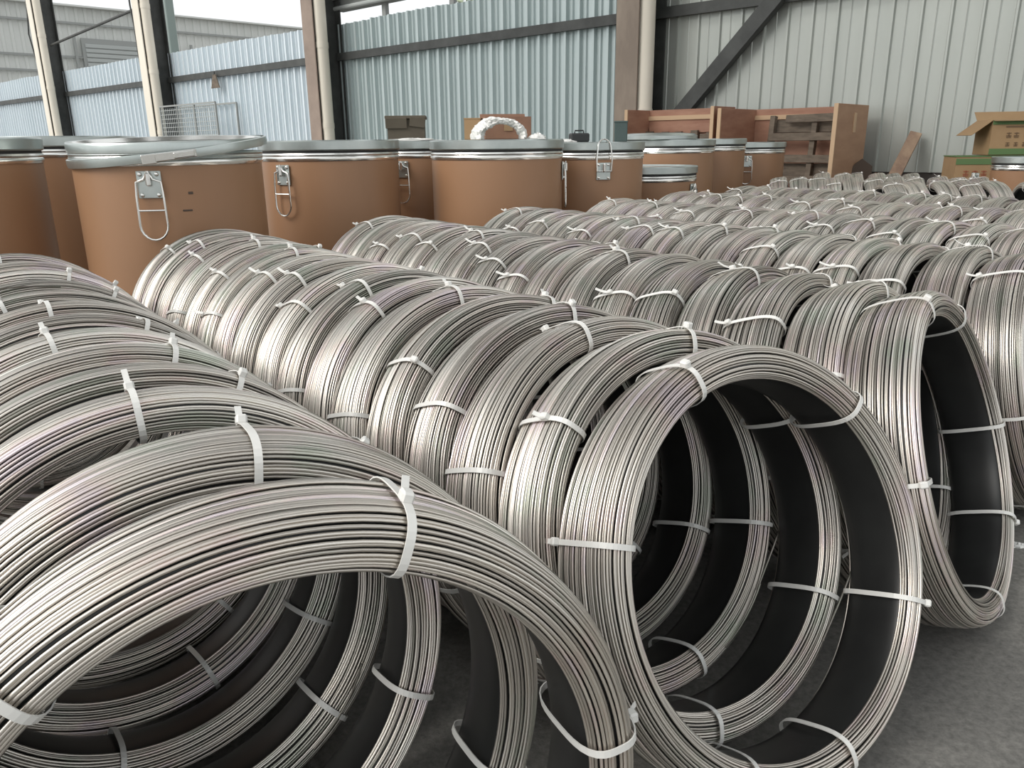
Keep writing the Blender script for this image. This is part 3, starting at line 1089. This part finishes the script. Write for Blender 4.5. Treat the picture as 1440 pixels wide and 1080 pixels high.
crumple((0.155, 4.50, 1.017), (0.05, 0.05, 0.03), 'small ball of crumpled white film beside the film arch on the lid', 3)
crumple((-0.60, 5.14, 1.018), (0.19, 0.06, 0.016), 'flat white film lying before the olive carton', 4)
crumple((0.35, 5.02, 0.998), (0.07, 0.05, 0.018), 'white film scrap lying on the lid of the drum with turned up bail', 6)
bb = empty('tool_case', (0.46, 5.38, 1.0), (0, 0, .2), 'small black case lying on the lid behind the turned up bail', 'case')
MB().box((0, 0, 0.028), (0.125, 0.07, 0.056), None, .008).build('case_body', M['black'], bb, smooth=False)
MB().tube([(-0.03, 0, .056), (-.028, 0, .072), (.028, 0, .072), (.03, 0, .056)], 0.005, 6).build('case_handle', M['black'], bb)
tb = empty('teal_box', (0.735, 5.40, 1.0), (0, 0, -.1), 'dark teal upright box at the edge of the turned up bail drum lid', 'box')
MB().box((0, 0, 0.06), (0.085, 0.07, 0.12), None, .004).build('box_body', M['teal'], tb, smooth=False)
MB().box((0, 0, 0.123), (0.09, 0.075, 0.012), None, .003).build('box_lid', M['teal'], tb, smooth=False)

# ------------------------------------------------------------------ plywood crates, pallet, plank, cartons by the wall
def panel(parent, name, c, s, m=None, rz=0.0):
    """plywood panel with pale edges"""
    return MB().box(c, s, Matrix.Rotation(rz, 3, 'Z'), 0.003).build(name, m or M['ply'], parent, smooth=False)


def open_crate(loc, rz, w, d_, h, label):
    root = empty('plywood_crate', loc, (0, 0, rz), label, 'crate', 'open plywood crates by the wall')
    t = 0.03
    b = panel(root, 'back_panel', (0, d_ / 2, h / 2), (w, t, h))
    for sx in (-1, 1):
        p = panel(root, 'side_panel', (sx * w / 2, 0, h / 2), (t, d_, h))
        MB().box((sx * w / 2, -d_ / 2 - 0.006, h / 2), (t + .012, 0.014, h)).build('edge_batten', M['plyedge'], p, smooth=False)
    MB().box((0, d_ / 2 - .02, h * .93), (w, 0.03, 0.05)).build('top_batten', M['plyedge'], b, smooth=False)
    panel(root, 'bottom_panel', (0, 0, 0.02), (w, d_, 0.04))
    return root


cr1 = open_crate(wp(2.45, 0.92), math.radians(-43), 1.17, 0.50, 1.37, 'open plywood crate with dark timber inside, before the steel column')
g = random.Random(8)
for i in range(9):
    x = -0.5 + i * 0.105
    MB().box((x, 0.17, 0.58 + g.uniform(-.02, .02)), (0.09, 0.04, 1.06 + g.uniform(-.06, .04)), Matrix.Rotation(math.radians(g.uniform(-2, 2)), 3, 'Y')).build('inner_board', M['oldwood'], cr1, smooth=False)
MB().box((0.40, 0.1, 0.62), (0.05, 0.04, 1.15), Matrix.Rotation(math.radians(14), 3, 'Y')).build('inner_board', M['oldwood'], cr1, smooth=False)
MB().box((0.0, 0.215, 1.14), (1.1, 0.02, 0.10), Matrix.Rotation(math.radians(-2), 3, 'Y')).build('red_lining', M['ply'], cr1, smooth=False)

cr2 = open_crate(wp(1.12, 0.75), math.radians(-43), 1.30, 0.86, 1.345, 'open plywood crate holding a weathered pallet on edge')
for c_ in cr2.children:
    if c_.name.startswith('side_panel') and c_.data.vertices[0].co.x > 0:
        c_.data.materials[0] = M['plytan']
        c_['label'] = 'tan side panel with a pale hand grip'
MB().box((0.662, 0.05, 1.16), (0.03, 0.06, 0.2), None, .004).build('hand_grip', M['plyedge'], cr2, smooth=False)

pl = empty('weathered_pallet', wp(1.06, 0.62), (math.radians(-7), 0, math.radians(-43)), 'weathered grey wooden pallet standing on edge inside the plywood crate', 'pallet')
for i, z in enumerate((0.05, 0.27, 0.50, 0.73, 0.97, 1.17)):
    MB().box((0.08 if i > 2 else 0.02, -0.05, z + .06), (0.98 if i < 5 else .62, 0.022, 0.085), Matrix.Rotation(math.radians([0, .6, -.5, .4, 0, -.8][i]), 3, 'Y'), .003).build('deck_board', M['oldwood'], pl, smooth=False)
for x in (-0.40, 0.10, 0.50):
    MB().box((x, 0.0, 0.64), (0.06, 0.075, 1.26), None, .003).build('stringer', M['oldwood'], pl, smooth=False)
for i, z in enumerate((0.2, 0.68, 1.16)):
    MB().box((0.04, 0.05, z), (0.98, 0.02, 0.14), None, .003).build('rear_board', M['oldwood'], pl, smooth=False)

# leaning plank
pk = MB()
pv = [wp(0.05, 1.25, 0.0), wp(0.0, 0.13, 1.05)]
dd = (pv[1] - pv[0])
pk_o = None
X = dd.normalized()
Yv = Vector((0.93, -0.3, 0)).normalized()
Yv = (Yv - X * Yv.dot(X)).normalized()
Zv = X.cross(Yv)
pk.box((pv[0] + pv[1]) / 2, (dd.length, 0.12, 0.04), Matrix((X, Yv, Zv)).transposed(), .004)
pk_o = pk.build('leaning_plank', M['plank'], smooth=False)
tag(pk_o, 'short wooden plank leaning against the grey cladding past the crates', 'plank')

# scrap boards beside the crate
g = random.Random(2)
MB_s = MB().prism([(-.12, 0), (.10, 0), (.13, .72), (.02, .80), (-.11, .70)], 0.03, Matrix.Translation(wp(0.33, 0.62)) @ Matrix.Rotation(math.radians(80), 4, 'X'))
tag(MB_s.build('scrap_board', M['scrap'], smooth=False), 'dark scrap board leaning at the foot of the plywood crate', 'board')
MB_s = MB().prism([(-.10, 0), (.14, 0), (.06, .62), (-.02, .66)], 0.03, Matrix.Translation(wp(0.16, 0.55)) @ Matrix.Rotation(math.radians(78), 4, 'X'))
tag(MB_s.build('scrap_board', M['cardred'], smooth=False), 'pointed reddish scrap board beside the dark scrap board', 'board')

# printed cartons at the wall
def lettering(root, body, lines, face_y):
    for (x, z, s, kind) in lines:
        o = MB()
        if kind == 'ring':
            pts = [(s * math.cos(t), 0, s * math.sin(t)) for t in np.linspace(0, 2 * PI, 16, endpoint=False)]
            o.tube(pts, s * .22, 6, closed=True)
            o.tube([(-s * .5, 0, 0), (s * .5, 0, 0)], s * .2, 6)
            o.tube([(0, 0, -s * .5), (0, 0, s * .5)], s * .2, 6)
            o.build('printed_emblem', M['redprint'], root, (x, face_y, z))
        else:
            o.box((0, 0, s * .35), (s * .8, 0.002, s * .18))
            o.box((0, 0, -s * .1), (s * .9, 0.002, s * .16))
            o.box((0, 0, 0), (s * .16, 0.002, s))
            o.box((-s * .28, 0, -s * .38), (s * .2, 0.002, s * .24))
            o.box((s * .28, 0, -s * .38), (s * .2, 0.002, s * .24))
            o.build('printed_character', M['redprint'] if kind == 'r' else M['brownprint'], root, (x, face_y, z), smooth=False)


lc = carton('printed_carton', (4.22, 7.15, 0), math.radians(-14), (0.62, 0.40, 0.84), 'lower carton with green edge and red print, under the open carton', M['card'])
MB().box((0, -0.203, 0.80), (0.62, 0.004, 0.05)).build('green_band', M['green'], lc, smooth=False)
MB().box((-0.1, -0.203, 0.60), (0.40, 0.004, 0.08)).build('red_band', M['redprint'], lc, smooth=False)
MB().box((0, 0, 0.842), (0.63, 0.41, 0.008)).build('carton_top', M['green'], lc, smooth=False)
lettering(lc, None, [(-0.22 + i * .07, 0.70, 0.05, 'r') for i in range(5)], -0.203)
uc = carton('printed_carton', (4.49, 7.18, 0.849), math.radians(-10), (0.62, 0.36, 0.29), 'open carton with green bands and a round red emblem, flaps spread', M['card'],
            {'left': (-38, .20), 'back': (40, .12), 'front': (-8, .05)})
MB().box((0, -0.183, 0.27), (0.62, 0.004, 0.035)).build('green_band', M['green'], uc, smooth=False)
MB().box((0, -0.183, 0.03), (0.62, 0.004, 0.05)).build('green_band', M['green'], uc, smooth=False)
lettering(uc, None, [(-0.17 + i * .06, 0.165, 0.045, 'b') for i in range(2)] + [(-0.01, 0.165, 0.032, 'ring')] + [(0.10 + i * .06, 0.165, 0.045, 'b') for i in range(3)]
          + [(-0.17 + i * .065, 0.09, 0.035, 'b') for i in range(7)], -0.183)
MB().box((-0.05, -0.183, 0.235), (0.30, 0.004, 0.012)).build('printed_line', M['brownprint'], uc, smooth=False)
sd_ = drum(4.07, 6.45, 0.85, 'small brown drum with galvanised rim in front of the printed cartons', face_cam(4.07, 6.45, -0.9), r=0.20)

# stains on the open drum and a scrap on the floor
fs_ = MB()
for i, (off, z, w, h) in enumerate(((0.16, 0.83, 0.018, 0.010), (0.11, 0.765, 0.035, 0.007))):
    a_ = face_cam(d2x, d2y, off)
    MB().box((0, 0, 0), (w, 0.002, h), None, .0008).build('stain', M['scrap'], r2, (math.cos(a_) * (DR - .0015), math.sin(a_) * (DR - .0015), z), (0, 0, a_ + PI / 2), smooth=False)
crumple((1.285, 1.785, 0.0), (0.022, 0.014, 0.009), 'white scrap of film lying on the bare concrete floor', 9)
